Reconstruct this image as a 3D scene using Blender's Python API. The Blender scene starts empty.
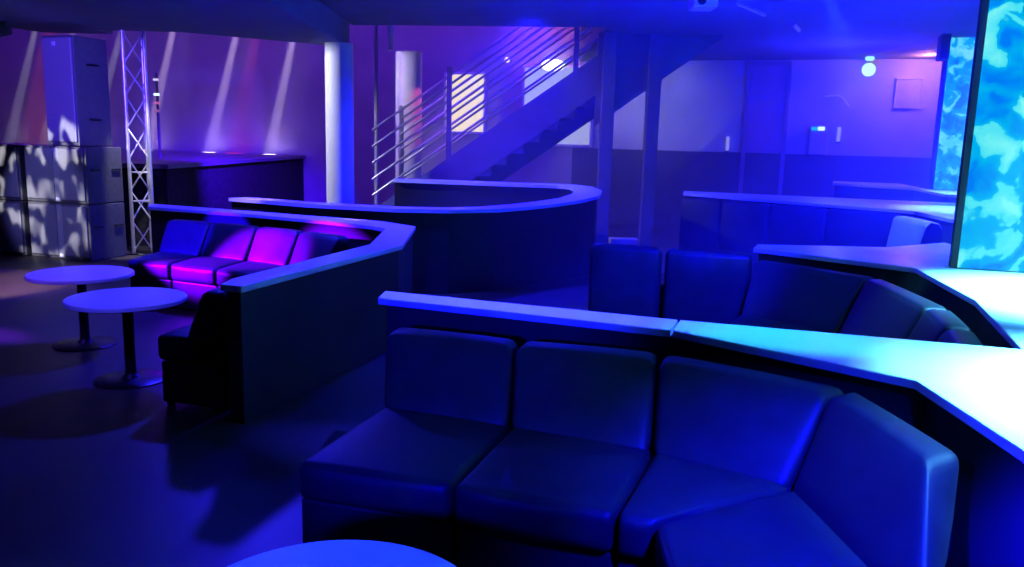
import bpy, bmesh, math, random
from mathutils import Vector, Matrix
random.seed(7)
SC = bpy.context.scene
COL = SC.collection
vs = SC.view_settings
vs.view_transform = 'Standard'; vs.look = 'None'; vs.gamma = 1.0; vs.exposure = 0.0; vs.use_curve_mapping = False
SC.world = bpy.data.worlds.new('world'); SC.world.use_nodes = True
SC.world.node_tree.nodes['Background'].inputs[0].default_value = (0, 0, 0, 1)
E1 = Vector((.946, -.326, 0)); E2 = Vector((.326, .946, 0))
ANG = math.atan2(-.326, .946)          # the booths stand turned 19 degrees to the view

def W(a, b, z=0.0):
    return Vector((a*.946 + b*.326, -a*.326 + b*.946, z))
def WL(pts):
    return [tuple(W(a, b)[:2]) for a, b in pts]

# ------------------------------------------------------------------ helpers
def empty(name, loc, label, cat, group=None, kind=None):
    o = bpy.data.objects.new(name, None); COL.objects.link(o)
    o.location = loc; o.empty_display_size = .1
    return tag(o, label, cat, group, kind)
def tag(o, label, cat, group=None, kind=None):
    if label: o['label'] = label
    if cat: o['category'] = cat
    if group: o['group'] = group
    if kind: o['kind'] = kind
    return o
def root_loc(p):
    v = Vector((0, 0, 0))
    while p is not None:
        v += p.location; p = p.parent
    return v
def obj(name, bm, mat, parent=None, smooth=None, kind=None):
    bmesh.ops.recalc_face_normals(bm, faces=bm.faces)
    if parent is not None:
        bmesh.ops.translate(bm, verts=bm.verts, vec=-root_loc(parent))
    me = bpy.data.meshes.new(name)
    if smooth is not None:
        for f in bm.faces: f.smooth = True
        for e in bm.edges:
            if len(e.link_faces) == 2 and e.calc_face_angle(0) > smooth: e.smooth = False
    bm.to_mesh(me); bm.free()
    o = bpy.data.objects.new(name, me); COL.objects.link(o)
    if mat: me.materials.append(mat)
    if parent is not None: o.parent = parent
    if kind: o['kind'] = kind
    return o
def BM(): return bmesh.new()
def add_prism(bm, poly, z0, z1, bev=0.0, seg=2):
    """poly: xy list; z0/z1: numbers or per-vertex lists"""
    n = len(poly)
    if not hasattr(z0, '__len__'): z0 = [z0]*n
    if not hasattr(z1, '__len__'): z1 = [z1]*n
    lo = [bm.verts.new((p[0], p[1], z0[i])) for i, p in enumerate(poly)]
    hi = [bm.verts.new((p[0], p[1], z1[i])) for i, p in enumerate(poly)]
    fs = [bm.faces.new(hi), bm.faces.new(lo[::-1])]
    for i in range(n):
        j = (i+1) % n
        fs.append(bm.faces.new((lo[i], lo[j], hi[j], hi[i])))
    bmesh.ops.recalc_face_normals(bm, faces=fs)
    if bev:
        es = list({e for f in fs for e in f.edges})
        bmesh.ops.bevel(bm, geom=es, offset=bev, segments=seg, affect='EDGES', profile=.5)
def add_box(bm, lo, hi, bev=0.0, M=None, seg=2):
    x0, y0, z0 = lo; x1, y1, z1 = hi
    before = set(bm.verts)
    add_prism(bm, [(x0, y0), (x1, y0), (x1, y1), (x0, y1)], z0, z1, bev, seg)
    if M is not None:
        vs = [v for v in bm.verts if v not in before]
        bmesh.ops.transform(bm, matrix=M, verts=vs)
def add_bar(bm, p, q, w, d, up=Vector((0, 0, 1))):
    """rectangular bar from p to q; w across, d along up"""
    p = Vector(p); q = Vector(q); t = (q-p).normalized()
    s = t.cross(up)
    if s.length < 1e-4: s = t.cross(Vector((0, 1, 0)))
    s.normalize(); u = s.cross(t).normalized()
    c = [(-1, -1), (1, -1), (1, 1), (-1, 1)]
    A = [bm.verts.new(p + s*(w/2*i) + u*(d/2*j)) for i, j in c]
    B = [bm.verts.new(q + s*(w/2*i) + u*(d/2*j)) for i, j in c]
    bm.faces.new(A[::-1]); bm.faces.new(B)
    for i in range(4):
        j = (i+1) % 4; bm.faces.new((A[i], A[j], B[j], B[i]))
def add_tube(bm, pts, r, n=10, closed=False):
    pts = [Vector(p) for p in pts]; rings = []
    for i, p in enumerate(pts):
        a = pts[max(i-1, 0)]; b = pts[min(i+1, len(pts)-1)]
        t = (b-a).normalized()
        ref = Vector((0, 0, 1)) if abs(t.z) < .9 else Vector((1, 0, 0))
        s = t.cross(ref).normalized(); u = s.cross(t)
        rings.append([bm.verts.new(p + (s*math.cos(2*math.pi*k/n) + u*math.sin(2*math.pi*k/n))*r) for k in range(n)])
    for A, B in zip(rings, rings[1:]):
        for k in range(n):
            bm.faces.new((A[k], A[(k+1) % n], B[(k+1) % n], B[k]))
    bm.faces.new(rings[0][::-1]); bm.faces.new(rings[-1])
def add_lathe(bm, c, prof, n=40):
    """prof: (r, z) pairs from bottom to top about the vertical through c"""
    rings = []
    for r, z in prof:
        if r < 1e-5: rings.append([bm.verts.new((c[0], c[1], z))])
        else: rings.append([bm.verts.new((c[0]+r*math.cos(2*math.pi*k/n), c[1]+r*math.sin(2*math.pi*k/n), z)) for k in range(n)])
    for A, B in zip(rings, rings[1:]):
        for k in range(n):
            j = (k+1) % n
            if len(A) == 1 and len(B) == 1: continue
            if len(A) == 1: bm.faces.new((A[0], B[j], B[k]))
            elif len(B) == 1: bm.faces.new((A[k], A[j], B[0]))
            else: bm.faces.new((A[k], A[j], B[j], B[k]))
def add_sphere(bm, c, r, n=20, sx=1, sy=1, sz=1):
    M = Matrix.Translation(c) @ Matrix.Diagonal((sx, sy, sz, 1))
    bmesh.ops.create_uvsphere(bm, u_segments=n, v_segments=n//2, radius=r, matrix=M)
def add_cushion(bm, c8, r=.05, puff=.015, n=12):
    """upholstered block: c8 = bottom front-left, front-right, back-right, back-left, then the same four at the top"""
    c8 = [Vector(p) for p in c8]
    L = ((c8[1]-c8[0]).length + (c8[2]-c8[3]).length)/2
    D = ((c8[3]-c8[0]).length + (c8[2]-c8[1]).length)/2
    Hh = sum((c8[i+4]-c8[i]).length for i in range(4))/4
    def tri(u, v, w):
        b = c8[0]*(1-u)*(1-v) + c8[1]*u*(1-v) + c8[2]*u*v + c8[3]*(1-u)*v
        t = c8[4]*(1-u)*(1-v) + c8[5]*u*(1-v) + c8[6]*u*v + c8[7]*(1-u)*v
        return b*(1-w) + t*w
    dims = (L, D, Hh)
    def knots(d):
        e = min(r/d, .45)
        k = [0, e*.15, e*.45, e]; m = 5
        k += [e + (1-2*e)*i/m for i in range(1, m)]
        return k + [1-x for x in k[:4][::-1]]
    K = [knots(d) for d in dims]
    bmv = {}
    def vert(i, j, k):
        key = (i, j, k)
        if key in bmv: return bmv[key]
        t = [K[0][i], K[1][j], K[2][k]]
        loc = [t[q]*dims[q] for q in range(3)]
        core = [min(max(loc[q], r), dims[q]-r) if dims[q] > 2*r else dims[q]/2 for q in range(3)]
        d = Vector([loc[q]-core[q] for q in range(3)])
        if d.length > 1e-9:
            m = max(abs(x) for x in d)
            d = d.normalized()*m
        p = [core[q]+d[q] for q in range(3)]
        s = [p[q]/dims[q] for q in range(3)]
        pos = tri(*s)
        bmv[key] = bm.verts.new(pos)
        # puff outward in the middle of each face
        if puff:
            bul = [0, 0, 0]
            f = [4*t[q]*(1-t[q]) for q in range(3)]
            for q in range(3):
                if q == 0: continue
                o = [x for x in range(3) if x != q]
                a = (f[o[0]]*f[o[1]])**.6
                if t[q] < 1e-6: bul[q] = -puff*a
                elif t[q] > 1-1e-6: bul[q] = puff*a
            s2 = [s[q] + bul[q]/dims[q] for q in range(3)]
            bmv[key].co = tri(*s2)
        return bmv[key]
    N = [len(k)-1 for k in K]
    for ax in range(3):
        o1, o2 = [x for x in range(3) if x != ax]
        for side in (0, N[ax]):
            for i in range(N[o1]):
                for j in range(N[o2]):
                    q = []
                    for di, dj in ((0, 0), (1, 0), (1, 1), (0, 1)):
                        idx = [0, 0, 0]; idx[ax] = side; idx[o1] = i+di; idx[o2] = j+dj
                        q.append(vert(*idx))
                    try: bm.faces.new(q)
                    except ValueError: pass

# ------------------------------------------------------------------ materials
def principled(name, col, rough=.5, metal=0.0, spec=.5, coat=0.0):
    m = bpy.data.materials.new(name); m.use_nodes = True
    b = m.node_tree.nodes['Principled BSDF']
    b.inputs['Base Color'].default_value = (*col, 1)
    b.inputs['Roughness'].default_value = rough
    b.inputs['Metallic'].default_value = metal
    b.inputs['Specular IOR Level'].default_value = spec
    b.inputs['Coat Weight'].default_value = coat
    return m
def mottled(name, c0, c1, scale=6, rough=(.4, .6), bump=0.0, bscale=60, metal=0.0, spec=.5, detail=6, stretch=(1, 1, 1)):
    m = principled(name, c0, rough[0], metal, spec)
    nt = m.node_tree; b = nt.nodes['Principled BSDF']
    tc = nt.nodes.new('ShaderNodeTexCoord'); mp = nt.nodes.new('ShaderNodeMapping')
    mp.inputs['Scale'].default_value = stretch
    nt.links.new(tc.outputs['Object'], mp.inputs['Vector'])
    n = nt.nodes.new('ShaderNodeTexNoise'); n.inputs['Scale'].default_value = scale; n.inputs['Detail'].default_value = detail
    nt.links.new(mp.outputs['Vector'], n.inputs['Vector'])
    r = nt.nodes.new('ShaderNodeValToRGB')
    r.color_ramp.elements[0].position = .35; r.color_ramp.elements[1].position = .68
    r.color_ramp.elements[0].color = (*c0, 1); r.color_ramp.elements[1].color = (*c1, 1)
    nt.links.new(n.outputs['Fac'], r.inputs['Fac']); nt.links.new(r.outputs['Color'], b.inputs['Base Color'])
    mr = nt.nodes.new('ShaderNodeMapRange'); mr.inputs['To Min'].default_value = rough[0]; mr.inputs['To Max'].default_value = rough[1]
    nt.links.new(n.outputs['Fac'], mr.inputs['Value']); nt.links.new(mr.outputs['Result'], b.inputs['Roughness'])
    if bump:
        n2 = nt.nodes.new('ShaderNodeTexNoise'); n2.inputs['Scale'].default_value = bscale; n2.inputs['Detail'].default_value = 4
        nt.links.new(mp.outputs['Vector'], n2.inputs['Vector'])
        bp = nt.nodes.new('ShaderNodeBump'); bp.inputs['Strength'].default_value = bump; bp.inputs['Distance'].default_value = .01
        nt.links.new(n2.outputs['Fac'], bp.inputs['Height']); nt.links.new(bp.outputs['Normal'], b.inputs['Normal'])
    return m
def emitter(name, col, strength):
    m = bpy.data.materials.new(name); m.use_nodes = True
    nt = m.node_tree; nt.nodes.clear()
    e = nt.nodes.new('ShaderNodeEmission'); e.inputs['Color'].default_value = (*col, 1); e.inputs['Strength'].default_value = strength
    o = nt.nodes.new('ShaderNodeOutputMaterial'); nt.links.new(e.outputs[0], o.inputs[0])
    return m
def backlit(name, strength, scale):
    """backlit sheet printed with water-like cyan blotches"""
    m = emitter(name, (0, .6, 1), strength); nt = m.node_tree; e = [n for n in nt.nodes if n.type == 'EMISSION'][0]
    tc = nt.nodes.new('ShaderNodeTexCoord')
    wv = nt.nodes.new('ShaderNodeTexNoise'); wv.inputs['Scale'].default_value = scale*.9; wv.inputs['Detail'].default_value = 3
    nt.links.new(tc.outputs['Object'], wv.inputs['Vector'])
    mx = nt.nodes.new('ShaderNodeMix'); mx.data_type = 'VECTOR'; mx.inputs['Factor'].default_value = .28
    nt.links.new(tc.outputs['Object'], mx.inputs['A']); nt.links.new(wv.outputs['Color'], mx.inputs['B'])
    n = nt.nodes.new('ShaderNodeTexNoise'); n.inputs['Scale'].default_value = scale; n.inputs['Detail'].default_value = 2.5
    n.inputs['Roughness'].default_value = .45; n.inputs['Distortion'].default_value = .7
    nt.links.new(mx.outputs['Result'], n.inputs['Vector'])
    r = nt.nodes.new('ShaderNodeValToRGB'); cr = r.color_ramp
    cr.elements[0].position = .36; cr.elements[0].color = (.0, .20, .92, 1)
    cr.elements[1].position = .66; cr.elements[1].color = (.22, .95, .92, 1)
    for p, c in ((.44, (.0, .36, .90, 1)), (.515, (.0, .46, .88, 1)), (.53, (.06, .76, .93, 1))):
        x = cr.elements.new(p); x.color = c
    nt.links.new(n.outputs['Fac'], r.inputs['Fac']); nt.links.new(r.outputs['Color'], e.inputs['Color'])
    return m

LEATHER = mottled('black_leather', (.010, .010, .014), (.014, .014, .020), 9, (.44, .56), .10, 170, spec=.28)
PANEL = mottled('black_panel', (.012, .012, .015), (.018, .018, .022), 3, (.55, .7), .03, 80, spec=.25)
LAMINATE = mottled('white_laminate', (.78, .78, .80), (.84, .84, .86), 5, (.28, .36), 0)
EDGE = principled('grey_edge_band', (.45, .45, .5), .4)
DARKMETAL = principled('dark_metal', (.03, .03, .035), .35, .8)
STEEL = mottled('brushed_steel', (.50, .50, .54), (.62, .62, .66), 30, (.28, .4), 0, metal=1.0)
ALU = mottled('aluminium_tube', (.70, .70, .74), (.80, .80, .84), 25, (.3, .42), 0, metal=.7)
FLOOR = mottled('dark_floor', (.034, .027, .024), (.058, .046, .038), 1.6, (.30, .55), .05, 30, spec=.4, stretch=(1, .35, 1))
CEIL = mottled('painted_ceiling', (.18, .18, .21), (.21, .21, .24), 2, (.8, .95), .04, 40, spec=.2)
WALLM = mottled('grey_wall', (.42, .41, .44), (.50, .49, .52), 1.3, (.7, .9), .05, 30, spec=.2)
DADO = mottled('dark_wall_lining', (.05, .05, .06), (.08, .08, .09), 2, (.6, .8), .03, 30, spec=.3)
WHITEP = mottled('white_paint', (.74, .74, .76), (.80, .80, .82), 4, (.5, .62), .02, 40)
CABINET = mottled('black_speaker_paint', (.05, .05, .058), (.07, .07, .078), 20, (.5, .65), .1, 200)
GRILLE = mottled('speaker_grille', (.16, .16, .17), (.24, .24, .25), 220, (.4, .6), .3, 300, metal=.3)
STAIRM = mottled('painted_stair_steel', (.16, .15, .19), (.20, .19, .23), 3, (.5, .65), .02, 40)
STAGEM = mottled('stage_deck', (.12, .11, .12), (.15, .14, .15), 4, (.45, .6), .03, 50)
CLOTH = mottled('black_stage_skirt', (.02, .02, .024), (.035, .035, .04), 12, (.8, .95), .1, 60, spec=.1)
WARM = emitter('warm_lit_glass', (1.0, .84, .52), .95)
COOL = emitter('white_wall_glow', (.66, .70, .98), .62)  # self-lit colour for the bright patch of back wall

# ------------------------------------------------------------------ camera
cam = bpy.data.cameras.new('camera'); co = bpy.data.objects.new('camera', cam); COL.objects.link(co)
cam.sensor_fit = 'HORIZONTAL'; cam.sensor_width = 36; cam.lens = 815/1024*36; cam.clip_end = 200
Rm = Matrix.Rotation(math.radians(90-9.95), 4, 'X') @ Matrix.Rotation(math.radians(1.5), 4, 'Z')
co.matrix_world = Matrix.Translation((0, 0, 1.72)) @ Rm
SC.camera = co

# ------------------------------------------------------------------ setting
bm = BM(); add_prism(bm, [(-16, -4), (9.5, -4), (9.5, 24), (-16, 24)], -.1, 0)
obj('floor', bm, FLOOR, kind='structure')
bm = BM(); add_prism(bm, [(-2.55, -4), (9.5, -4), (9.5, 14.9), (1.3, 17.72), (1.3, 12.5), (-2.55, 12.98)], 3.4, 3.8)
obj('ceiling', bm, CEIL, kind='structure')
bm = BM(); add_prism(bm, [(-9, -4), (-2.55, -4), (-2.55, 12.75), (-2.88, 12.57), (-4.58, 11.45), (-5.72, 11.45), (-5.72, 11.9), (-6.7, 11.9), (-6.9, 11.42), (-9, 11.42)], 3.05, 3.8)
obj('ceiling_left', bm, CEIL, kind='structure')
bm = BM(); add_prism(bm, [(-16, 11.4), (1.5, 12.4), (1.5, 18.5), (-16, 24)], 7.0, 7.2)
obj('ceiling_hall', bm, CEIL, kind='structure')
bw0, bw1 = W(-22, 17.2), W(2.75, 17.2); nn = E2*.2
bm = BM(); add_prism(bm, [bw0[:2], bw1[:2], (bw1+nn)[:2], (bw0+nn)[:2]], 0, 7.2)
obj('wall_back', bm, WALLM, kind='structure')
bm = BM(); add_prism(bm, WL([(2.6, -6), (2.8, -6), (2.8, 17.2), (2.6, 17.2)]), 0, 3.4)
obj('wall_right', bm, WALLM, kind='structure')
bm = BM(); add_box(bm, (-9.2, -4, 0), (-9, 11.4, 3.8)); obj('wall_left', bm, DADO, kind='structure')
bm = BM(); add_box(bm, (-9, -4.2, 0), (9.5, -4, 3.8)); obj('wall_rear', bm, DADO, kind='structure')
bm = BM(); add_box(bm, (-16.2, 11.2, 0), (-16, 24, 7.2)); obj('wall_hall_left', bm, DADO, kind='structure')
bm = BM(); add_box(bm, (-16, 11.2, 0), (-9, 11.4, 7.2)); obj('wall_hall_front', bm, DADO, kind='structure')
# fascia that closes the hall above the low ceilings
bm = BM(); add_prism(bm, [(-9, 11.43), (-6.9, 11.43), (-6.7, 11.91), (-5.72, 11.91), (-5.72, 11.46), (-4.58, 11.46), (-2.88, 12.58), (-2.55, 12.99), (1.3, 12.51), (1.3, 17.7), (1.5, 17.7), (1.5, 12.3), (-2.5, 12.8), (-2.6, 12.5), (-4.5, 11.25), (-9, 11.25)], 3.8, 7.0)
obj('wall_hall_upper', bm, DADO, kind='structure')
# dark lining along the foot of the back wall
q0, q1 = W(-4.62, 17.14), W(2.6, 17.14)
bm = BM(); add_prism(bm, [q0[:2], q1[:2], (q1+E2*.06)[:2], (q0+E2*.06)[:2]], 0, 1.60, .008)
obj('trim_1', bm, DADO, kind='structure')
bm = BM()
for (a0, a1) in ((-1.12, -1.04), (-.36, -.28)):
    add_prism(bm, WL([(a0, 17.10), (a1, 17.10), (a1, 17.2), (a0, 17.2)]), 0, 3.28, .006)
add_prism(bm, WL([(-1.12, 17.10), (-.28, 17.10), (-.28, 17.2), (-1.12, 17.2)]), 3.28, 3.36, .006)
d = obj('door_1', bm, mottled('door_frame_paint', (.30, .22, .30), (.34, .25, .34), 4, (.5, .7)), kind='structure')
bm = BM(); add_prism(bm, WL([(-1.04, 17.15), (-.36, 17.15), (-.36, 17.2), (-1.04, 17.2)]), 0, 3.28)
obj('door_leaf', bm, mottled('door_paint', (.34, .22, .34), (.40, .27, .40), 2, (.5, .7)), d)
def lit_panel(name, a0, a1, z0, z1, mat, fw=.05):
    bm = BM()
    for (s0, s1, t0, t1) in ((a0, a0+fw, z0, z1), (a1-fw, a1, z0, z1), (a0+fw, a1-fw, z1-fw, z1), (a0+fw, a1-fw, z0, z0+fw)):
        add_prism(bm, WL([(s0, 17.10), (s1, 17.10), (s1, 17.2), (s0, 17.2)]), t0, t1, .006)
    f = obj(name, bm, WHITEP, kind='structure')
    bm = BM(); add_prism(bm, WL([(a0+fw, 17.16), (a1-fw, 17.16), (a1-fw, 17.2), (a0+fw, 17.2)]), z0+fw, z1-fw)
    obj('pane', bm, mat, f); return f
lit_panel('window_1', -7.62, -6.62, 1.84, 3.18, WARM)
lit_panel('wall_glow', -5.78, -4.20, 1.62, 3.32, COOL)  # glowing panel in place of wall brightened by the lamp above it
# white columns
def column(name, x, y, r, z1, label):
    bm = BM(); add_lathe(bm, (x, y), [(0, 0), (r+.04, 0), (r+.04, .06), (r, .08), (r, z1), (0, z1)], 36)
    o = obj(name, bm, WHITEP, smooth=.6); tag(o, label, 'column', kind='structure')
column('column', -2.62, 12.32, .205, 3.05, 'round white column lit blue on one side, beside the low ceiling edge')
column('column', -2.02, 15.6, .245, 3.28, 'round white column with a reddish side seen through the stair rails')
# bulkhead over the far panel
bm = BM(); add_prism(bm, WL([(1.80, 13.6), (1.92, 13.6), (1.92, 13.98), (1.80, 13.98)]), 3.05, 3.4)
obj('beam', bm, DADO, kind='structure')
# blue painted posts under the stair
for x, w in ((1.42, .17), (2.13, .17)):
    bm = BM(); add_box(bm, (x-w/2-.015, 12.98, 0), (x+w/2+.015, 13.2, 3.4), .01)
    o = obj('post', bm, STAIRM, kind='structure')
    tag(o, ('square dark post under the stair, next to the curved booth ledge' if x < 2 else 'square dark post under the stair, standing free before the pale wall'), 'post')

# ------------------------------------------------------------------ booth partitions
def offset_poly(poly, d):
    """shrink an xy polygon by d"""
    n = len(poly); A = sum(poly[i][0]*poly[(i+1) % n][1]-poly[(i+1) % n][0]*poly[i][1] for i in range(n))
    s = 1 if A > 0 else -1; out = []
    for i in range(n):
        p0, p1, p2 = (Vector(poly[i-1]), Vector(poly[i]), Vector(poly[(i+1) % n]))
        t0 = (p1-p0).normalized(); t1 = (p2-p1).normalized()
        n0 = Vector((-t0.y, t0.x))*s; n1 = Vector((-t1.y, t1.x))*s
        m = (n0+n1); k = max(m.length_squared/2, .35)
        out.append(tuple(p1 + m*(d/k)))
    return out
def ledge_part(root, poly, h, t=.04, mat=LAMINATE):
    bm = BM(); add_prism(bm, poly, h-t, h, .006, 2)
    o = obj('ledge', bm, mat, root)
    # darker edge band under the white top
    return o
def body_part(root, poly, h, inset=.045):
    bm = BM(); add_prism(bm, offset_poly(poly, inset), 0, h-.04, .004, 1)
    return obj('partition_wall', bm, PANEL, root)

HL = .85
# nearest booth
p = empty('booth_partition', W(-.5, 4.0), 'nearest black booth partition, its pale ledge opening into a broad glaring white corner counter', 'partition')
strip = [(-2.13, 3.92), (-1.2, 3.88), (-.515, 3.84), (-.515, 4.085), (-2.19, 4.12)]
corner = [(-.505, 3.84), (.49, 3.39), (.70, 2.69), (.76, 2.0), (.78, .9), (2.6, .9), (2.6, 4.15), (1.03, 4.15), (-.505, 4.085)]
ledge_part(p, WL(strip), HL); ledge_part(p, WL(corner), HL)
body_part(p, WL(strip[:2]+corner[:-1]+strip[-2:]), HL)
# second row
p = empty('booth_partition', W(.5, 7.4), 'second booth partition, pale ledge running along the patterned pillar to the nearest counter', 'partition')
p2 = [(-.32, 7.38), (.89, 6.76), (1.06, 5.45), (1.02, 4.16), (2.6, 4.16), (2.6, 6.88), (1.12, 6.88), (1.12, 7.0), (1.75, 7.0), (1.40, 8.85), (.80, 8.10), (-.30, 7.68)]
ledge_part(p, WL(p2), HL); body_part(p, WL(p2), HL)
# third row
p = empty('booth_partition', W(.5, 11.2), 'third booth partition, long slim pale ledge over a seamed blue front, reaching the black pillar edge', 'partition')
p3 = [(-1.50, 11.60), (1.26, 10.10), (1.47, 9.15), (2.6, 9.15), (2.6, 12.1), (-1.56, 12.1)]
ledge_part(p, WL(p3), 1.06); body_part(p, WL(p3), 1.06)
# fourth row
p = empty('booth_partition', W(1.4, 14.5), 'farthest booth partition, short pale ledge ending below the narrow patterned panel', 'partition')
p4 = [(.56, 15.0), (1.70, 14.25), (1.90, 12.5), (2.6, 12.5), (2.6, 13.97), (1.91, 13.97), (1.7, 15.9), (.60, 15.9)]
ledge_part(p, WL(p4), 1.15); body_part(p, WL(p4), 1.15)
# left booth with the pointed corner
p = empty('booth_partition', (-1.5, 7.5, 0), 'dark angled booth partition with a sharp far corner, beside the two round tables', 'partition')
pl = WL([(-2.98, 3.86), (-3.03, 6.0), (-3.57, 7.36), (-4.07, 7.62), (-4.92, 7.72), (-7.45, 7.96), (-7.15, 7.60), (-5.73, 7.52), (-4.63, 7.34), (-3.95, 7.15), (-3.73, 7.02), (-3.28, 5.9), (-3.20, 4.05), (-3.13, 3.86)])
ledge_part(p, pl, HL); body_part(p, pl, HL, .03)
# curved booth before the stair (its rail climbs gently along the bend)
p = empty('booth_partition', (0, 10.5, 0), 'curved booth partition whose thin ledge bends back in a loop before the staircase', 'partition')
outer = [(-3.45, 9.86, .95), (-2.38, 9.28, .95), (-1.30, 8.93, .95), (-.70, 8.97, .95), (-.18, 9.25, .95), (.20, 9.68, .955), (.52, 10.02, .97), (.86, 10.36, 1.0), (1.12, 10.72, 1.04), (1.20, 11.25, 1.075), (1.12, 11.85, 1.095), (.90, 12.18, 1.10), (.55, 12.28, 1.10), (-.53, 12.49, 1.10), (-1.81, 12.72, 1.10)]
inner = [(-3.30, 10.08, .95), (-2.26, 9.54, .95), (-1.25, 9.25, .95), (-.80, 9.30, .95), (-.42, 9.52, .95), (-.05, 9.95, .955), (.27, 10.32, .97), (.58, 10.62, 1.0), (.76, 10.88, 1.04), (.84, 11.25, 1.075), (.78, 11.60, 1.095), (.62, 11.74, 1.10), (.40, 11.80, 1.10), (-.60, 11.98, 1.10), (-1.80, 12.22, 1.10)]
def ribbon(A, B, zlo, zoff):
    bm = BM(); n = len(A)
    V = [[bm.verts.new((q[0], q[1], (zlo if zlo is not None else q[2]-.04))) for q in A], [bm.verts.new((q[0], q[1], q[2]-zoff)) for q in A],
         [bm.verts.new((q[0], q[1], (zlo if zlo is not None else q[2]-.04))) for q in B], [bm.verts.new((q[0], q[1], q[2]-zoff)) for q in B]]
    for i in range(n-1):
        bm.faces.new((V[0][i], V[0][i+1], V[1][i+1], V[1][i])); bm.faces.new((V[2][i], V[3][i], V[3][i+1], V[2][i+1]))
        bm.faces.new((V[1][i], V[1][i+1], V[3][i+1], V[3][i])); bm.faces.new((V[0][i], V[2][i], V[2][i+1], V[0][i+1]))
    for i in (0, n-1): bm.faces.new((V[0][i], V[1][i], V[3][i], V[2][i]))
    return bm
obj('ledge', ribbon(outer, inner, None, 0), LAMINATE, p)
def lerp(A, B, t): return [tuple(a*(1-t)+b*t for a, b in zip(q, r)) for q, r in zip(A, B)]
obj('partition_wall', ribbon(lerp(outer, inner, .15), lerp(outer, inner, .85), 0.0, .04), PANEL, p)

# ------------------------------------------------------------------ upholstered modules
def module(seat_front, seat_back, crest, label, group, zt=.77, zs=.46, ab=True, back_low=None):
    """each argument: (left point, right point) in plan"""
    f = (lambda q, z: W(q[0], q[1], z)) if ab else (lambda q, z: Vector((q[0], q[1], z)))
    FL, FR = seat_front; BL, BR = seat_back; TL, TR = crest
    g = .008
    def pair(l, r, z):
        a, b = f(l, z), f(r, z); t = (b-a); n = t.length; t.normalize(); k = min(g, n*.2)
        return a+t*k, b-t*k
    mid = (f(FL, 0)+f(FR, 0)+f(TL, 0)+f(TR, 0))/4
    root = empty('sofa_module', mid, label, 'sofa', group)
    def out(l, r, z, k):      # push a pair of points from the seat towards the back by k metres
        a, b = pair(l, r, z)
        return a+(f(TL, z)-f(FL, z)).normalized()*k, b+(f(TR, z)-f(FR, z)).normalized()*k
    fl, fr = out(FL, FR, 0, .03); bl, br = pair(TL, TR, 0)
    if back_low is not None: bl, br = out(TL, TR, 0, -.12)
    bm = BM(); add_prism(bm, [fl[:2], fr[:2], br[:2], bl[:2]], .03, zs-.165, .012)
    obj('base', bm, LEATHER, root)
    for qa in (fl, fr, br, bl):
        c = qa*.86 + (fl+fr+br+bl)/4*.14; bm = BM()
        add_lathe(bm, (c.x, c.y), [(0, 0), (.025, 0), (.03, .035), (0, .035)], 10)
        obj('foot', bm, DARKMETAL, root)
    s0, s1 = pair(FL, FR, 0); m0, m1 = out(BL, BR, 0, .10 if back_low is None else .20)
    bm = BM(); add_cushion(bm, [s0+Vector((0, 0, zs-.16)), s1+Vector((0, 0, zs-.16)), m1+Vector((0, 0, zs-.16)), m0+Vector((0, 0, zs-.16)),
                                s0+Vector((0, 0, zs)), s1+Vector((0, 0, zs)), m1+Vector((0, 0, zs)), m0+Vector((0, 0, zs))], .035, .012)
    obj('seat_cushion', bm, LEATHER, root, smooth=1.2)
    b0, b1 = pair(BL, BR, 0); t0, t1 = out(TL, TR, 0, -.10); k0, k1 = out(TL, TR, 0, .05)
    up = Vector((0, 0, 1)); zb = zs-.03
    if back_low is not None: zb = back_low; b0, b1 = out(TL, TR, 0, -.10)
    bm = BM(); add_cushion(bm, [b0+up*zb, b1+up*zb, k1+up*zb, k0+up*zb, t0+up*zt, t1+up*zt, k1+up*zt, k0+up*zt], .05, .012)
    obj('backrest', bm, LEATHER, root, smooth=1.2)
    return root
def chain(F, B, T, labels, group, **k):
    for i, l in enumerate(labels):
        module((F[i], F[i+1]), (B[i], B[i+1]), (T[i], T[i+1]), l, group, **k)

chain([(-1.77, 2.58), (-1.12, 2.62), (-.50, 2.61), (-.36, 2.61), (-.22, 2.18)],
      [(-1.77, 3.28), (-1.12, 3.26), (-.48, 3.21), (.05, 3.06), (.42, 2.20)],
      [(-1.88, 3.60), (-1.20, 3.60), (-.53, 3.64), (.24, 3.40), (.53, 2.76)],
      ['black leather seat module at the open end of the nearest sofa, under the slim ledge',
       'black leather seat module second from the open end of the nearest sofa',
       'wide wedge-shaped leather seat module under the ledge seam of the nearest sofa',
       'angled corner leather module of the nearest sofa with a glossy sloping backrest edge',
       ], 'leather modules of the nearest sofa')
chain([(-.44, 6.05), (-.10, 5.85), (.0, 5.50), (.02, 4.95), (.02, 4.35)],
      [(-.36, 6.66), (.33, 6.16), (.62, 5.44), (.64, 4.92), (.64, 4.38)],
      [(-.28, 7.20), (.60, 6.62), (.90, 5.50), (.92, 4.90), (.90, 4.38)],
      ['leather module under the tip of the second-row ledge',
       'angled corner leather module of the second-row sofa below the pale counter',
       'leather module with a bright upper edge beside the second-row corner',
       'last leather module of the second-row sofa, against the nearest booth ledge'], 'leather modules of the second-row sofa', zs=.40)
# two free modules that turn their backs to the camera
for x0, x1, l in ((-1.76, -1.09, 'unlit black leather module seen from behind, leftmost of the two without a ledge'),
                  (-1.07, -.31, 'leather module seen from behind, bright blue along its top edge, beside the second ledge tip')):
    module(((x1, 8.10), (x0, 8.10)), ((x1, 7.62), (x0, 7.62)), ((x1, 7.28), (x0, 7.28)), l, 'leather modules of the second-row sofa', zt=.80, back_low=.05)
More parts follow.
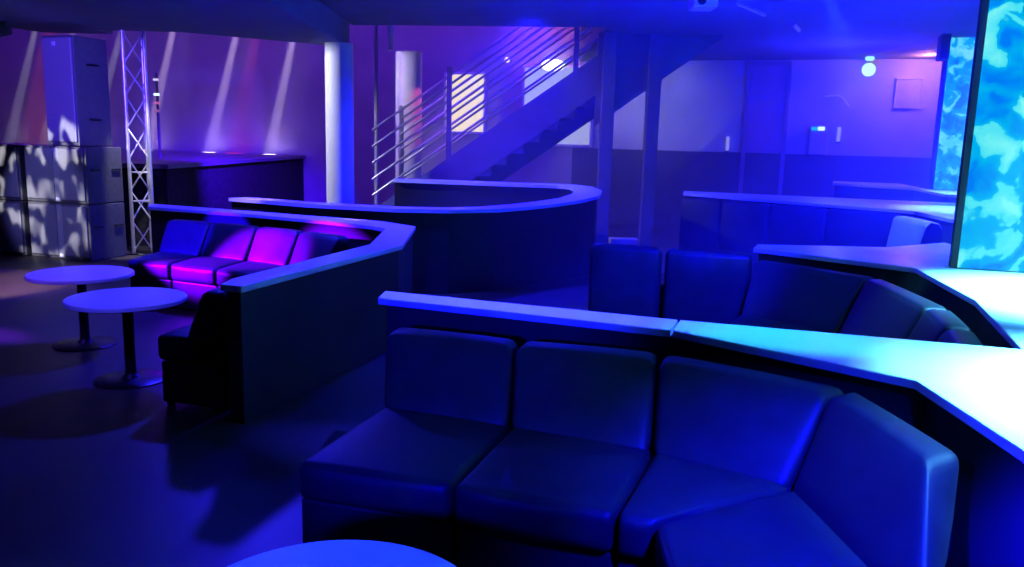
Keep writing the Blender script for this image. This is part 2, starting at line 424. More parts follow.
# third row: padded panels upright under the ledge, and one pale end module
N3 = [(-1.50, 11.60), (-.92, 11.285), (-.30, 10.948), (.38, 10.578), (1.20, 10.133)]
t3 = [o for o in bpy.data.objects if o.get('label', '').startswith('third booth')][0]
for q0, q1 in zip(N3, N3[1:]):
    u = Vector((q1[0]-q0[0], q1[1]-q0[1])).normalized(); nv = Vector((u.y, -u.x)) if u.x > 0 else Vector((-u.y, u.x))
    i0 = Vector(q0)+u*.006; i1 = Vector(q1)-u*.006
    ob0, ob1 = i0-nv*.03, i1-nv*.03; f0, f1 = i0+nv*.06, i1+nv*.06
    P3 = lambda q, z: W(q[0], q[1], z)
    bm = BM(); add_cushion(bm, [P3(f0, .06), P3(f1, .06), P3(ob1, .06), P3(ob0, .06), P3(f0, 1.0), P3(f1, 1.0), P3(ob1, 1.0), P3(ob0, 1.0)], .03, .01)
    obj('padded_panel', bm, LEATHER, t3, smooth=1.2)
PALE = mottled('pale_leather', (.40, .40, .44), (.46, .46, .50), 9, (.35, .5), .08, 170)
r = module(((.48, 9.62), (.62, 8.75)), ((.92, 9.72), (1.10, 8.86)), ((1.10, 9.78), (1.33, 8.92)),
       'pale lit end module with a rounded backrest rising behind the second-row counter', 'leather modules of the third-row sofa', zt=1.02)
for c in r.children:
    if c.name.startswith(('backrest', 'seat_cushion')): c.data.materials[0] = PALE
up3 = Vector((0, 0, 1)); q0 = W(.62, 8.75); q1 = W(1.10, 8.86); q2 = W(1.33, 8.92); e0 = -E2*.012; e1 = -E2*.035
dd = (q2-q0).normalized()
prof = [q1+dd*.0+up3*.43, q2+dd*.05+up3*.43, q2+dd*.055+up3*.92, q2+dd*.01+up3*1.015, q2-dd*.07+up3*1.03, q2-dd*.11+up3*.98]
bm = BM(); A = [bm.verts.new(p+e0) for p in prof]; B = [bm.verts.new(p+e1) for p in prof]
bm.faces.new(A); bm.faces.new(B[::-1])
for i in range(len(A)):
    j = (i+1) % len(A); bm.faces.new((A[i], A[j], B[j], B[i]))
obj('side_panel', bm, PANEL, r)['label'] = 'dark end panel of the backrest'
# left booth: far run, then the arm whose backs turn away from the camera
TL_ = [(-6.46, 7.20), (-5.86, 7.16), (-5.22, 7.10), (-4.62, 6.98), (-4.02, 6.80)]
BL_ = [(-6.36, 6.85), (-5.80, 6.82), (-5.18, 6.76), (-4.62, 6.65), (-4.12, 6.50)]
FL_ = [(-6.2, 6.28), (-5.66, 6.26), (-5.08, 6.20), (-4.62, 6.12), (-4.28, 6.02)]
chain(FL_, BL_, TL_, ['leather module washed plain blue on its backrest, left end of the angled booth',
                      'unlit leather module between the blue and the magenta one in the angled booth',
                      'leather module glowing magenta on its backrest in the angled booth',
                      'leather module glowing violet beside the corner of the angled booth'], 'leather modules of the angled booth')
Ta = [(-3.28, 3.98), (-3.32, 4.64), (-3.36, 5.30), (-3.44, 5.94)]
chain([(-3.72, 3.96), (-3.80, 4.64), (-3.86, 5.30), (-3.92, 5.92)], [(-3.52, 3.97), (-3.55, 4.64), (-3.58, 5.30), (-3.63, 5.92)], Ta,
      ['black leather module whose dark end faces out beside the front round table',
       'leather module along the inner side of the booth arm, next to its dark end module',
       'leather module on the booth arm nearest the inner corner'], 'leather modules of the angled booth', zt=.76)

# ------------------------------------------------------------------ round tables
TABLETOP = mottled('pale_tabletop', (.65, .64, .67), (.67, .66, .69), 7, (.30, .33), 0)
def round_table(x, y, label, mat=TABLETOP):
    t = empty('round_table', (x, y, 0), label, 'table', 'round lounge tables')
    R = .39
    bm = BM(); add_lathe(bm, (x, y), [(0, .556), (R-.012, .556), (R, .562), (R, .584), (R-.006, .590), (0, .590)], 72)
    obj('tabletop', bm, mat, t, smooth=.5)
    bm = BM(); add_lathe(bm, (x, y), [(0, .014), (.036, .014), (.036, .54), (.09, .545), (.09, .556), (0, .556)], 28)
    obj('column', bm, DARKMETAL, t, smooth=.5)
    bm = BM(); add_lathe(bm, (x, y), [(0, 0), (.235, 0), (.24, .008), (.23, .014), (.06, .022), (.036, .05), (0, .05)], 56)
    obj('base', bm, DARKMETAL, t, smooth=.5)
round_table(-3.45, 6.42, 'round violet-lit table farther from the camera, near the speaker stack')
round_table(-2.65, 5.50, 'round blue-lit pedestal table beside the dark end of the angled booth')
round_table(-.42, 1.772, 'round bright blue tabletop cut off at the bottom, before the nearest sofa')

# ------------------------------------------------------------------ loudspeakers
SD = E1.copy(); SB = Vector((-SD.y, SD.x, 0))
def spk_frame(o):
    return Matrix(((SD.x, SB.x, 0, o.x), (SD.y, SB.y, 0, o.y), (0, 0, 1, o.z), (0, 0, 0, 1)))
def subwoofer(o, label, w=1.055, h=.745, d=.62):
    M = spk_frame(o); t = empty('subwoofer', M @ Vector((w/2, d/2, 0)), label, 'speaker', 'stacked subwoofers')
    bm = BM(); add_box(bm, (0, .015, 0.004), (w, d, h), .012, M); obj('cabinet', bm, CABINET, t)
    cx = w*.53
    for (x0, x1) in ((.03, cx-.05), (cx+.05, w-.03)):
        bm = BM(); add_box(bm, (x0, -.012, .045), (x1, .02, h-.03), .01, M); obj('grille', bm, GRILLE, t)
    bm = BM(); add_box(bm, (cx-.046, -.004, .02), (cx+.046, .02, h-.02), .005, M); obj('centre_strip', bm, principled('strip_grey', (.22, .22, .24), .5), t)
    bm = BM(); add_box(bm, (cx-.03, -.010, .035), (cx+.03, -.002, .075), .003, M); obj('badge', bm, WHITEP, t)
    for s in (.25, .8):
        bm = BM(); add_tube(bm, [M @ Vector((w+.003, d*s-.07, h*.6)), M @ Vector((w+.02, d*s-.06, h*.6)), M @ Vector((w+.02, d*s+.06, h*.6)), M @ Vector((w+.003, d*s+.07, h*.6))], .012, 8); obj('handle', bm, DARKMETAL, t)
O = Vector((-6.56, 10.97, 0))
subwoofer(O, 'lower wide subwoofer standing on the floor beside the truss tower')
subwoofer(O+Vector((0, 0, .75)), 'upper wide subwoofer dappled with pale light patches, under the tall speaker')
subwoofer(O-SD*1.09-SB*.05, 'subwoofer on the floor at the edge of the view, left of the stack')
subwoofer(O-SD*1.09-SB*.05+Vector((0, 0, .75)), 'subwoofer stacked on the one at the edge of the view')
o = O+SD*.40+Vector((0, .06, 1.5)); M = spk_frame(o)
t = empty('tall_speaker', M @ Vector((.22, .3, 0)), 'tall dark column speaker standing on the subwoofer stack', 'speaker')
bm = BM(); add_box(bm, (0, .015, .003), (.53, .56, 1.40), .012, M); obj('cabinet', bm, CABINET, t)
bm = BM(); add_box(bm, (.02, -.012, .05), (.51, .02, 1.37), .012, M); obj('grille', bm, GRILLE, t)
bm = BM(); add_box(bm, (.20, -.018, 1.27), (.26, -.008, 1.32), .004, M); obj('badge', bm, principled('badge_grey', (.4, .4, .44), .5), t)
for z in (.35, 1.05):
    bm = BM(); add_tube(bm, [M @ Vector((.532, .2, z)), M @ Vector((.555, .22, z)), M @ Vector((.555, .36, z)), M @ Vector((.532, .38, z))], .012, 8); obj('handle', bm, DARKMETAL, t)

# ------------------------------------------------------------------ truss tower
t = empty('truss_tower', (-5.2, 11.38, 0), 'upright aluminium lattice truss between the speakers and the angled booth', 'truss')
ch = [Vector((-5.345, 11.38, 0)), Vector((-5.045, 11.36, 0)), Vector((-5.19, 11.62, 0))]
for c in ch:
    bm = BM(); add_tube(bm, [c+Vector((0, 0, .02)), c+Vector((0, 0, 3.05))], .025, 12); obj('chord', bm, ALU, t, smooth=.8)
for i, j in ((0, 1), (1, 2), (2, 0)):
    nseg = 7; dz = 3.0/nseg
    for k in range(nseg):
        z0 = .04+k*dz; a, b = (ch[i], ch[j]) if k % 2 == 0 else (ch[j], ch[i])
        bm = BM(); add_tube(bm, [a+Vector((0, 0, z0)), b+Vector((0, 0, z0+dz))], .011, 7); obj('brace', bm, ALU, t, smooth=.8)
for z in (.75, 1.15):
    for i, j in ((0, 1), (1, 2), (2, 0)):
        bm = BM(); add_tube(bm, [ch[i]+Vector((0, 0, z)), ch[j]+Vector((0, 0, z))], .011, 7); obj('brace', bm, ALU, t, smooth=.8)
bm = BM(); add_box(bm, (-5.42, 11.29, 0), (-4.97, 11.70, .02), .005); obj('base_plate', bm, DARKMETAL, t)

# ------------------------------------------------------------------ stage in the hall
front = [(-5.13, 11.95), (-5.05, 20.05)]
st = empty('stage', (-8, 16, 0), 'low dark stage with a pale deck edge under the light beams', 'stage')
wallY = lambda x: (17.18-.326*x)/.946
bm = BM(); add_prism(bm, [(-15.5, 12.15), (-5.13, 12.15), (-5.05, wallY(-5.05)-.02), (-15.5, wallY(-15.5)-.02)], 1.17, 1.24, .006); obj('deck', bm, STAGEM, st)
bm = BM(); add_prism(bm, [(-15.4, 12.25), (-5.2, 12.25), (-5.12, wallY(-5.12)-.05), (-15.4, wallY(-15.4)-.05)], 0, 1.17); obj('skirt', bm, CLOTH, st)
# lit equipment rack on the stage
rk = empty('equipment_stand', (-6.48, 15.0, 1.24), 'slim upright equipment stand with small lit indicators behind the truss tower', 'stand')
bm = BM(); add_box(bm, (-6.50, 15.0, 1.24), (-6.46, 15.05, 2.75), .01); obj('upright', bm, STAIRM, rk)
def indicator(px, z, col, s, w=.1, h=.04):
    bm = BM(); add_box(bm, (px-w/2, 14.985, z-h/2), (px+w/2, 15.0, z+h/2), .003); obj('indicator_light', bm, emitter('indicator', col, s), rk)
indicator(-6.48, 2.63, (.7, .6, 1), 1.0); indicator(-6.48, 2.37, (.5, .85, 1), 3, .10, .035); indicator(-6.48, 2.22, (.9, .2, .6), .6); indicator(-6.48, 2.08, (.6, .2, .7), .5)
# dark lantern hanging at the low ceiling edge
h = empty('hanging_spotlight', (-6.75, 11.0, 3.05), 'dark stage spotlight hanging under the ceiling edge above the subwoofers', 'lamp')
bm = BM(); add_tube(bm, [(-6.55, 10.85, 2.98), (-6.95, 10.75, 2.86)], .09, 16); obj('lantern_body', bm, CABINET, h, smooth=.6)
bm = BM(); add_tube(bm, [(-6.75, 10.66, 2.92), (-6.75, 10.66, 3.0), (-6.75, 10.8, 3.05), (-6.75, 10.94, 3.0), (-6.75, 10.94, 2.92)], .012, 8); obj('yoke', bm, DARKMETAL, h)

# ------------------------------------------------------------------ staircase
YN, YF = 13.24, 14.40
zt = lambda x: 2.19 + .715*(x-.0)          # top line of the near side panel
s = empty('staircase', (0, 13.8, 0), 'steel staircase with parallel tube rails climbing behind the curved booth', 'staircase')
def side_panel(y, th, depth, x0):
    top = [(x0, zt(x0)), (1.69, 3.395)]
    xb = (3.395-2.19+depth)/.715
    poly = [(x0, zt(x0)), (1.69, 3.395), (xb, 3.395), (x0+.0, max(zt(x0)-depth, 0.02))]
    if zt(x0)-depth < 0.02:
        xk = (depth-2.19+.02)/.715
        poly = [(x0, zt(x0)), (1.69, 3.395), (xb, 3.395), (xk, .02), (x0, .02)]
    bm = BM()
    A = [bm.verts.new((x, y, z)) for x, z in poly]; B = [bm.verts.new((x, y+th, z)) for x, z in poly]
    n = len(poly); bm.faces.new(A); bm.faces.new(B[::-1])
    for i in range(n):
        j = (i+1) % n; bm.faces.new((A[i], A[j], B[j], B[i]))
    return bm
obj('stringer', side_panel(YN, .05, .62, -2.60), STAIRM, s)
obj('stringer', side_panel(YF, .05, 1.02, -2.60), STAIRM, s)
rise = .19; run = rise/.715; k = 0
while True:
    z = .19+k*rise
    x = (z-2.19+.45)/.715
    if z > 3.2: break
    bm = BM(); add_box(bm, (x-run*.45, YN+.05, z-.20), (x+run*.62, YF, z), .006); obj('tread', bm, STAIRM, s)
    k += 1
RAIL = mottled('rail_steel', (.58, .58, .62), (.66, .66, .70), 30, (.25, .35), 0, metal=.9)
for y in (YN+.02, YF+.03):
    x0 = -2.30 if y < 14 else -2.0
    for off in (.24, .50, .76, 1.02, 1.28):
        x1 = min((3.75-2.19-off)/.715, 1.25)
        bm = BM(); add_tube(bm, [(x0, y, zt(x0)+off), (x1, y, zt(x1)+off)], .021, 10); obj('rail', bm, RAIL, s, smooth=.8)
for x, y in ((-1.075, YN), (.915, YN), (-2.0, YF+.05)):
    zz = zt(x)
    bm = BM(); add_box(bm, (x-.04, y-.005, zz-.12), (x+.04, y+.05, min(zz+1.42, 4.2)), .006); pst = obj('rail_post', bm, STAIRM if y < 14 else RAIL, s)
    if x == -2.0:
        bm = BM(); add_sphere(bm, (x, y+.02, zz+1.46), .05); obj('ball_cap', bm, RAIL, pst, smooth=1.5)
# wall that closes the space beside the upper flight
bm = BM()
poly = [(1.24, 1.98), (3.20, 3.398), (1.24, 3.398)]
A = [bm.verts.new((x, 13.10, z)) for x, z in poly]; B = [bm.verts.new((x, 13.2, z)) for x, z in poly]
bm.faces.new(A); bm.faces.new(B[::-1])
for i in range(3): bm.faces.new((A[i], A[(i+1) % 3], B[(i+1) % 3], B[i]))
obj('wall_stair', bm, STAIRM, kind='structure')

# ------------------------------------------------------------------ patterned light pillars
FRAME = principled('black_frame', (.010, .010, .014), .7, spec=.12)
def light_pillar(a0, a1, b0, b1, z0, z1, label, mat):
    c = W((a0+a1)/2, (b0+b1)/2, z0)
    t = empty('light_pillar', c, label, 'pillar')
    bm = BM(); add_prism(bm, WL([(a0, b0+.02), (a1, b0+.02), (a1, b1), (a0, b1)]), z0, z1, .006); obj('core', bm, FRAME, t)
    bm = BM(); add_prism(bm, WL([(a0+.048, b0), (a1-.02, b0), (a1-.02, b0+.02), (a0+.048, b0+.02)]), z0+.004, z1-.004); obj('light_panel', bm, mat, t)
    bm = BM(); add_prism(bm, WL([(a0, b0-.012), (a0+.048, b0-.012), (a0+.048, b0+.02), (a0, b0+.02)]), z0, z1, .004); obj('edge_trim', bm, FRAME, t)
light_pillar(1.145, 2.6, 6.90, 6.98, .852, 3.398, 'broad cyan pillar backlit with water-like pattern beside the white counter', backlit('backlit_water', 1.0, 4.0))
light_pillar(1.92, 2.59, 14.0, 14.2, 1.152, 3.398, 'narrow cyan patterned panel left of the black pillar edge, farther back', backlit('backlit_water_far', .9, 5.5))

# ------------------------------------------------------------------ fittings on the back wall and ceiling
def wall_empty(name, a, z, label, cat):
    return empty(name, W(a, 17.2, z), label, cat)
t = wall_empty('globe_lamp', 1.11, 3.18, 'glowing round globe lamp hanging before the far wall', 'lamp')
c = W(1.06, 16.7, 3.17); bm = BM(); add_sphere(bm, c, .12, 24); obj('globe', bm, emitter('globe_glow', (.50, 1, .88), 1.7), t, smooth=2)
bm = BM(); add_sphere(bm, c+Vector((0, 0, .20)), .075, 16, 1.1, 1.1, .7); obj('upper_bulb', bm, emitter('bulb_glow', (.35, .85, 1), 1.6), t, smooth=2)
bm = BM(); add_tube(bm, [c+Vector((0, 0, .1)), c+Vector((0, 0, .25))], .02, 8); add_tube(bm, [c+Vector((0, 0, .21)), tuple(W(1.06, 17.2, c.z+.21))], .012, 8); obj('bracket', bm, DARKMETAL, t)
t = wall_empty('picture_frame', 1.8, 2.5, 'faint rectangular picture frame on the far wall near the warm glow', 'frame')
bm = BM()
for (a0, a1, z0, z1) in ((1.58, 1.61, 2.50, 3.06), (2.03, 2.06, 2.50, 3.06), (1.61, 2.03, 3.03, 3.06), (1.61, 2.03, 2.50, 2.53)):
    add_prism(bm, WL([(a0, 17.15), (a1, 17.15), (a1, 17.2), (a0, 17.2)]), z0, z1, .004)
obj('moulding', bm, principled('frame_pale', (.5, .46, .5), .6), t)
bm = BM(); add_prism(bm, WL([(1.61, 17.17), (2.03, 17.17), (2.03, 17.2), (1.61, 17.2)]), 2.53, 3.03); obj('picture', bm, WALLM, t)
t = wall_empty('display_unit', .33, 1.62, 'small unit with a lit cyan and white display on the far wall shelf', 'display')
bm = BM(); add_prism(bm, WL([(.14, 16.9), (.48, 16.9), (.48, 17.13), (.14, 17.13)]), 1.601, 2.16, .02); obj('unit_case', bm, WALLM, t)
bm = BM(); add_prism(bm, WL([(.16, 16.885), (.27, 16.885), (.27, 16.9), (.16, 16.9)]), 2.06, 2.12); obj('cyan_light', bm, emitter('cyan_led', (0, .5, 1), 1.2), t)
bm = BM(); add_prism(bm, WL([(.28, 16.885), (.40, 16.885), (.40, 16.9), (.28, 16.9)]), 2.06, 2.13); obj('white_light', bm, emitter('white_led', (.6, .9, 1), 1.6), t)
for a, z, l in ((.67, 2.0, 'slim upright wall light beside the lit display'), (-1.4, 1.77, 'slim upright wall light left of the door on the far wall')):
    t = wall_empty('wall_light', a, z, l, 'lamp')
    bm = BM(); add_prism(bm, WL([(a-.03, 17.14), (a+.03, 17.14), (a+.03, 17.2), (a-.03, 17.2)]), z-.14, z+.14, .012); obj('diffuser', bm, emitter('pale_lilac', (.35, .35, .95), .8), t)
    bm = BM(); add_prism(bm, WL([(a-.035, 17.16), (a+.035, 17.16), (a+.035, 17.2), (a-.035, 17.2)]), z-.17, z-.14, .004); obj('cap', bm, DARKMETAL, t)
t = wall_empty('bent_rail', .7, 2.6, 'short bent pale rail high on the far wall above the display', 'rail')
bm = BM(); add_tube(bm, [W(.36, 17.1, 2.70), W(.56, 17.1, 2.73), W(.66, 17.1, 2.70), W(.80, 17.1, 2.52)], .018, 8); o = obj('rail_tube', bm, WHITEP, t)
bm = BM(); add_tube(bm, [W(.50, 17.1, 2.72), W(.50, 17.2, 2.72)], .012, 6); obj('bracket', bm, DARKMETAL, t)
t = empty('wall_lamp', W(-5.30, 17.0, 3.1), 'glaring white lamp on the far wall seen between the stair rails', 'lamp')
bm = BM(); add_sphere(bm, W(-5.05, 16.95, 3.30), .2, 20, 1.25, .5, .62); obj('lamp_shade', bm, emitter('white_hot', (1, .97, .9), 4), t, smooth=2)
bm = BM(); add_tube(bm, [W(-5.05, 17.0, 3.30), W(-5.05, 17.2, 3.30)], .04, 10); obj('wall_mount', bm, DARKMETAL, t)
t = empty('bulb_lamp', W(-6.25, 17.0, 3.3), 'tiny round bulb glowing above the lit cream window', 'lamp')
bm = BM(); add_sphere(bm, W(-6.08, 16.95, 3.42), .06, 14); obj('bulb', bm, emitter('bulb_warm', (1, .75, .75), 1.6), t, smooth=2)
bm = BM(); add_tube(bm, [W(-6.08, 17.0, 3.42), W(-6.08, 17.2, 3.42)], .018, 8); obj('bulb_holder', bm, DARKMETAL, t)
bm = BM(); add_box(bm, (1.60, 13.28, 0), (2.06, 13.6, .17), .01); o = obj('white_block', bm, WHITEP); tag(o, 'low white block on the floor between the two stair posts', 'block')
t = empty('ceiling_projector', (1.95, 9.0, 3.4), 'pale box projector fixed under the ceiling at the top edge', 'projector')
bm = BM(); add_box(bm, (1.84, 8.98, 3.16), (2.10, 9.3, 3.3), .02); obj('projector_body', bm, WHITEP, t)
bm = BM(); add_tube(bm, [(1.97, 9.14, 3.3), (1.97, 9.14, 3.4)], .03, 10); obj('ceiling_mount', bm, DARKMETAL, t)
bm = BM(); add_tube(bm, [(1.92, 8.94, 3.22), (1.92, 8.98, 3.22)], .045, 14); obj('lens', bm, DARKMETAL, t)
for (p0, p1, l) in (((2.56, 10.0, 3.37), (3.12, 10.8, 3.37), 'long pale tube light on the ceiling beside the projector'), ((3.75, 11.6, 3.37), (4.0, 12.1, 3.37), 'short faint tube light on the ceiling, farther back')):
    t = empty('tube_light', p0, l, 'lamp')
    bm = BM(); add_tube(bm, [p0, p1], .022, 10); obj('tube', bm, WHITEP, t, smooth=.8)
    bm = BM(); add_bar(bm, Vector(p0)+Vector((0, 0, .022)), Vector(p1)+Vector((0, 0, .022)), .05, .016); obj('fitting', bm, EDGE, t)
for x, y, z0, l in ((-2.36, 14.0, 0, 'slim upright pipe beside the white column, before the stair rails'), ):
    bm = BM(); add_tube(bm, [(x, y, z0), (x, y, 6.9)], .035, 12); o = obj('pipe', bm, WALLM, smooth=.8); tag(o, l, 'pipe')
bm = BM(); add_tube(bm, [(-2.12, 14.0, 3.15), (-2.12, 14.0, 6.9)], .045, 12); o = obj('pipe', bm, WHITEP, smooth=.8); tag(o, 'short pipe hanging from above beside the slim upright pipe', 'pipe')

# ------------------------------------------------------------------ haze and light
def volume(name, col, dens, aniso=.2):
    m = bpy.data.materials.new(name); m.use_nodes = True; nt = m.node_tree; nt.nodes.clear()
    v = nt.nodes.new('ShaderNodeVolumeScatter'); v.inputs['Color'].default_value = (*col, 1); v.inputs['Density'].default_value = dens; v.inputs['Anisotropy'].default_value = aniso
    o = nt.nodes.new('ShaderNodeOutputMaterial'); nt.links.new(v.outputs[0], o.inputs['Volume']); return m
bm = BM(); add_prism(bm, [(-15.9, 12.3), (-4.9, 12.3), (-4.9, wallY(-4.9)-.03), (-15.9, wallY(-15.9)-.03)], 1.245, 6.95)
o = obj('haze', bm, volume('hall_haze', (1, 1, 1), .030, .0)); tag(o, 'thin haze over the stage catching the light beams', 'haze', kind='stuff')

HAZE = .03
# haze hanging over the rear booths
bm = BM(); add_prism(bm, WL([(-4.6, 8.6), (-1.0, 7.4), (2.58, 5.2), (2.58, 17.1), (-4.6, 17.1)]), .002, 3.39)
o = obj('haze', bm, volume('rear_haze', (1, 1, 1), HAZE, .0)); tag(o, 'thin blue haze over the rear booths', 'haze', kind='stuff')

def lamp(kind, name, loc, col, power, aim=None, angle=60, blend=.3, size=.05):
    l = bpy.data.lights.new(name, kind); l.color = col; l.energy = power
    l.shadow_soft_size = size
    o = bpy.data.objects.new(name, l); COL.objects.link(o); o.location = loc
    if kind == 'SPOT':
        l.spot_size = math.radians(angle); l.spot_blend = blend
    if aim is not None:
        o.rotation_euler = (Vector(aim)-Vector(loc)).to_track_quat('-Z', 'Y').to_euler()
    return o
def spot(loc, aim, col, power, angle, blend=.5, size=.04): return lamp('SPOT', 'spotlight', loc, col, power, aim, angle, blend, size)
BLUE = (.018, .022, 1.0)
# blue LED spots under the low ceiling: over the white counter, behind the pillar, over the rear ledges
spot(tuple(W(1.65, 3.3, 3.3)), tuple(W(1.65, 3.3, .85)), (.10, .54, 1), 9500, 62, 1.0)
spot(tuple(W(1.85, 5.8, 3.3)), tuple(W(1.85, 5.8, .85)), (.085, .50, 1), 9500, 58, .9)
spot(tuple(W(2.1, 8.6, 3.25)), tuple(W(1.5, 9.4, .9)), (.004, .006, 1), 14000, 96, 1.0)
spot(tuple(W(2.1, 10.6, 3.25)), tuple(W(2.0, 10.6, 1.1)), (.07, .25, 1), 2500, 50, 1.0)
spot(tuple(W(2.3, 12.6, 3.25)), tuple(W(2.0, 12.8, 1.1)), (.06, .16, 1), 2000, 54, 1.0)
# unseen fill added from the side, and the lamp that picks out the nearest sofa
spot((-2.6, 6.6, 3.0), (-.1, 4.0, .85), (.004, .004, 1), 120, 60, .9, .1)
def strip(loc, aim, col, power, angle, k):      # a spot squashed to a long narrow pool of light
    o = spot(loc, aim, col, power, angle, .8); o.scale = (1, k, 1); return o
strip(tuple(W(-1.35, 4.40, 3.3)), tuple(W(-1.35, 4.0, .85)), (.018, .022, 1), 2200, 56, .30)  # added narrow lamps that light the nearest ledge alone
strip(tuple(W(.12, 4.45, 3.3)), tuple(W(.12, 3.92, .85)), (.02, .60, 1), 420, 36, .42)
spot((1.15, 1.0, 2.5), (.98, 2.55, .45), (.003, .003, 1), 5200, 38, 1.0, .1)
spot((-1.0, -.5, 1.9), (1.66, 2.05, .5), (.003, .003, 1), 26000, 14, .8, .1)  # unseen fill added to brighten the panel below the counter
spot((-1.2, .3, 3.2), (-.45, 1.75, .59), (.008, .045, 1), 480, 21, .8, .1)
spot((-2.6, 8.3, 3.0), (-2.4, 8.0, .8), (.02, .014, 1), 1500, 150, 1.0, .1)
spot((.2, 11.0, 3.3), (-.3, 10.6, .8), (.006, .004, 1), 1800, 150, 1.0, .1)
spot((2.0, 4.6, 3.3), (1.45, 7.0, .6), (.003, .003, 1), 7000, 32, .8, .1)  # unseen spot added to brighten the backs of the free modules
spot((-2.2, 10.6, 2.95), (0, 13.2, 1.8), (.30, .09, 1), 210, 60, .8, .1)
spot((-.9, -.9, 1.7), (-.35, 3.7, .68), (.003, .003, 1), 2300, 24, .8, .1)  # added frontal fill for the dim backrests of the nearest sofa
spot(tuple(W(.1, 8.9, 3.3)), tuple(W(1.05, 9.25, .85)), (.05, .15, 1), 700, 30, .7)
lamp('POINT', 'warm_lamp', tuple(W(2.0, 16.5, 3.28)), (1, .36, .30), 34, size=.05)
spot((.6, 15.0, 5.4), tuple(W(-4.9, 17.2, 4.2)), (1, .16, .24), 260, 50, .8)
# added floor floods, unseen behind the booths, to turn the ceiling blue
spot((1.5, 5.2, .12), (2.1, 7.7, 3.4), (.002, .003, 1), 6800, 80, 1.0, .08)
spot((-1.9, 9.25, .25), (-2.6, 10.4, 3.1), (.002, .003, 1), 720, 130, 1.0, .08)
lamp('POINT', 'blue_wash', tuple(W(.6, 14.6, 2.6)), (.014, .014, 1), 420, size=.15)  # unseen point lamp added to fill the rear haze with blue
# violet and magenta spots on the angled booth and its tables
spot((-6.3, 6.3, 1.65), tuple(W(-5.0, 6.75, .44)), (.15, .0, 1), 44000, 15, .6)
spot((-6.3, 6.3, 1.60), tuple(W(-4.95, 6.95, .60)), (1, .0, .5), 6000, 6, .6)
spot((-5.6, 4.4, 1.6), tuple(W(-6.1, 6.9, .62)), (.01, .0, 1), 26000, 9, .3)
strip((-5.6, 4.4, 2.9), (-4.75, 6.75, 0), (.15, .02, 1), 5000, 30, .22)
spot((-6.2, 4.6, 2.9), (-5.55, 8.9, 0), (1, .60, .42), 4200, 17, .7)
strip((-3.1, 8.4, 3.0), (-3.15, 9.75, .95), (.30, .2, 1), 700, 22, .4)  # added narrow lamps for the highlights along two ledges
strip((-1.7, 7.6, 3.0), (-1.62, 8.72, .85), (.34, .24, 1), 800, 14, .5)
spot((-3.2, 12.5, 2.9), (-5.1, 15.5, .6), (.05, .0, 1), 6500, 60, .8)  # added blue fill on the stage front
spot((-2.5, 3.0, 2.95), (-2.6, 5.5, .59), (.05, .03, 1), 420, 24, .6)
spot((-4.2, 4.0, 2.95), (-3.45, 6.42, .59), (.11, .03, 1), 420, 20, .6)
# light patches on the loudspeakers
def gobo(loc, aim, col, power, angle, scale, lo, hi):
    o = spot(loc, aim, col, power, angle, .25, .015); l = o.data; l.use_nodes = True; nt = l.node_tree
    e = [n for n in nt.nodes if n.type == 'EMISSION'][0]
    tc = nt.nodes.new('ShaderNodeTexCoord'); mp = nt.nodes.new('ShaderNodeMapping'); mp.inputs['Scale'].default_value = scale
    n = nt.nodes.new('ShaderNodeTexNoise'); n.inputs['Scale'].default_value = 1; n.inputs['Detail'].default_value = 0; n.inputs['Distortion'].default_value = .6
    r = nt.nodes.new('ShaderNodeMapRange'); r.inputs['From Min'].default_value = lo; r.inputs['From Max'].default_value = hi
    nt.links.new(tc.outputs['Normal'], mp.inputs['Vector']); nt.links.new(mp.outputs['Vector'], n.inputs['Vector'])
    nt.links.new(n.outputs['Fac'], r.inputs['Value']); nt.links.new(r.outputs['Result'], e.inputs['Strength'])
    return o
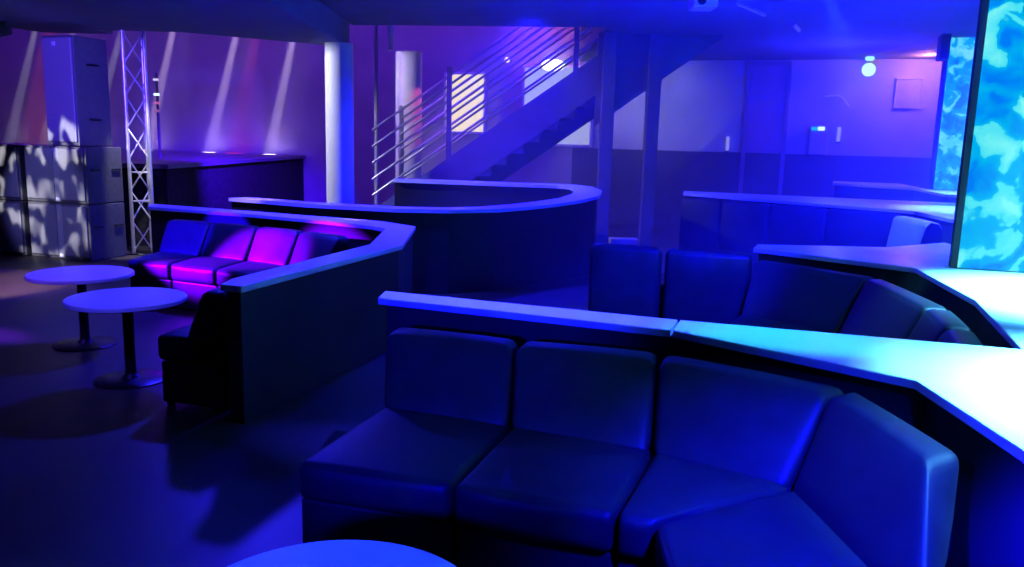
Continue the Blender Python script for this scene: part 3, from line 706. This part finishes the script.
gobo((-7.6, 6.4, 2.9), (-6.2, 10.8, 1.0), (.95, .92, 1), 3000, 22, (26, 17, 17), .52, .70)
spot((-4.9, 6.0, 2.9), (-5.75, 10.8, 2.3), (.09, .04, 1), 3400, 24, .7)  # added blue fill on the tall speaker
spot((-7.6, 6.4, 2.9), (-6.2, 10.8, .75), (.20, .19, 1), 900, 19, .6)  # added mild fill on the subwoofers
# white light on the left side of the column and the truss
spot((-4.7, 11.4, 2.9), (-2.62, 12.3, 1.75), (.72, .74, 1), 330, 64, .4)
spot((-3.7, 13.7, 3.2), (-2.02, 15.6, 2.0), (.80, .68, 1), 190, 62, .5)
spot((-.7, 15.0, 3.0), (-2.02, 15.6, 2.0), (1, .12, .25), 40, 40, .5)
spot((1.0, 15.4, 3.25), tuple(W(-3.0, 17.2, 2.6)), (.30, .31, .5), 300, 60, .9)
spot((-4.95, 10.7, 3.0), (-5.15, 11.4, .9), (.8, .78, 1), 420, 34, .5)
# beams over the stage
def beam(p_land, p_top, col, power, ang):
    a = Vector(p_land); b = Vector(p_top); d = (b-a); t = (6.7-a.z)/d.z; top = a+d*t
    lamp('SPOT', 'beam_spot', tuple(top), col, power, tuple(a), ang, .25, .03)
for x, y, k, col, pw, an in ((-9.41, 21.05, .32, (.85, .58, .95), 130000, 3.1), (-7.59, 20.42, .31, (.85, .58, .95), 130000, 3.1), (-5.93, 19.85, .26, (.85, .62, .95), 110000, 3.1),
                    (-11.2, 21.65, .42, (.85, .75, 1), 55000, 3.1), (-12.7, 22.15, .42, (.85, .75, 1), 55000, 3.1), (-13.9, 22.6, .40, (.85, .75, 1), 55000, 3.1),
                    (-6.86, 20.15, .24, (1, .02, .12), 18000, 5.0), (-13.0, 22.1, .3, (1, .03, .15), 14000, 7.0)):
    beam((x, y, 1.24), (x+k, y-k*.345, 2.24), col, pw, an)
# hall wash
lamp('POINT', 'hall_wash', (-9, 14.5, 6.0), (.17, .02, 1), 750, size=.2)
lamp('POINT', 'hall_wash', (-1.5, 16.2, 5.6), (.17, .03, 1), 240, size=.2)
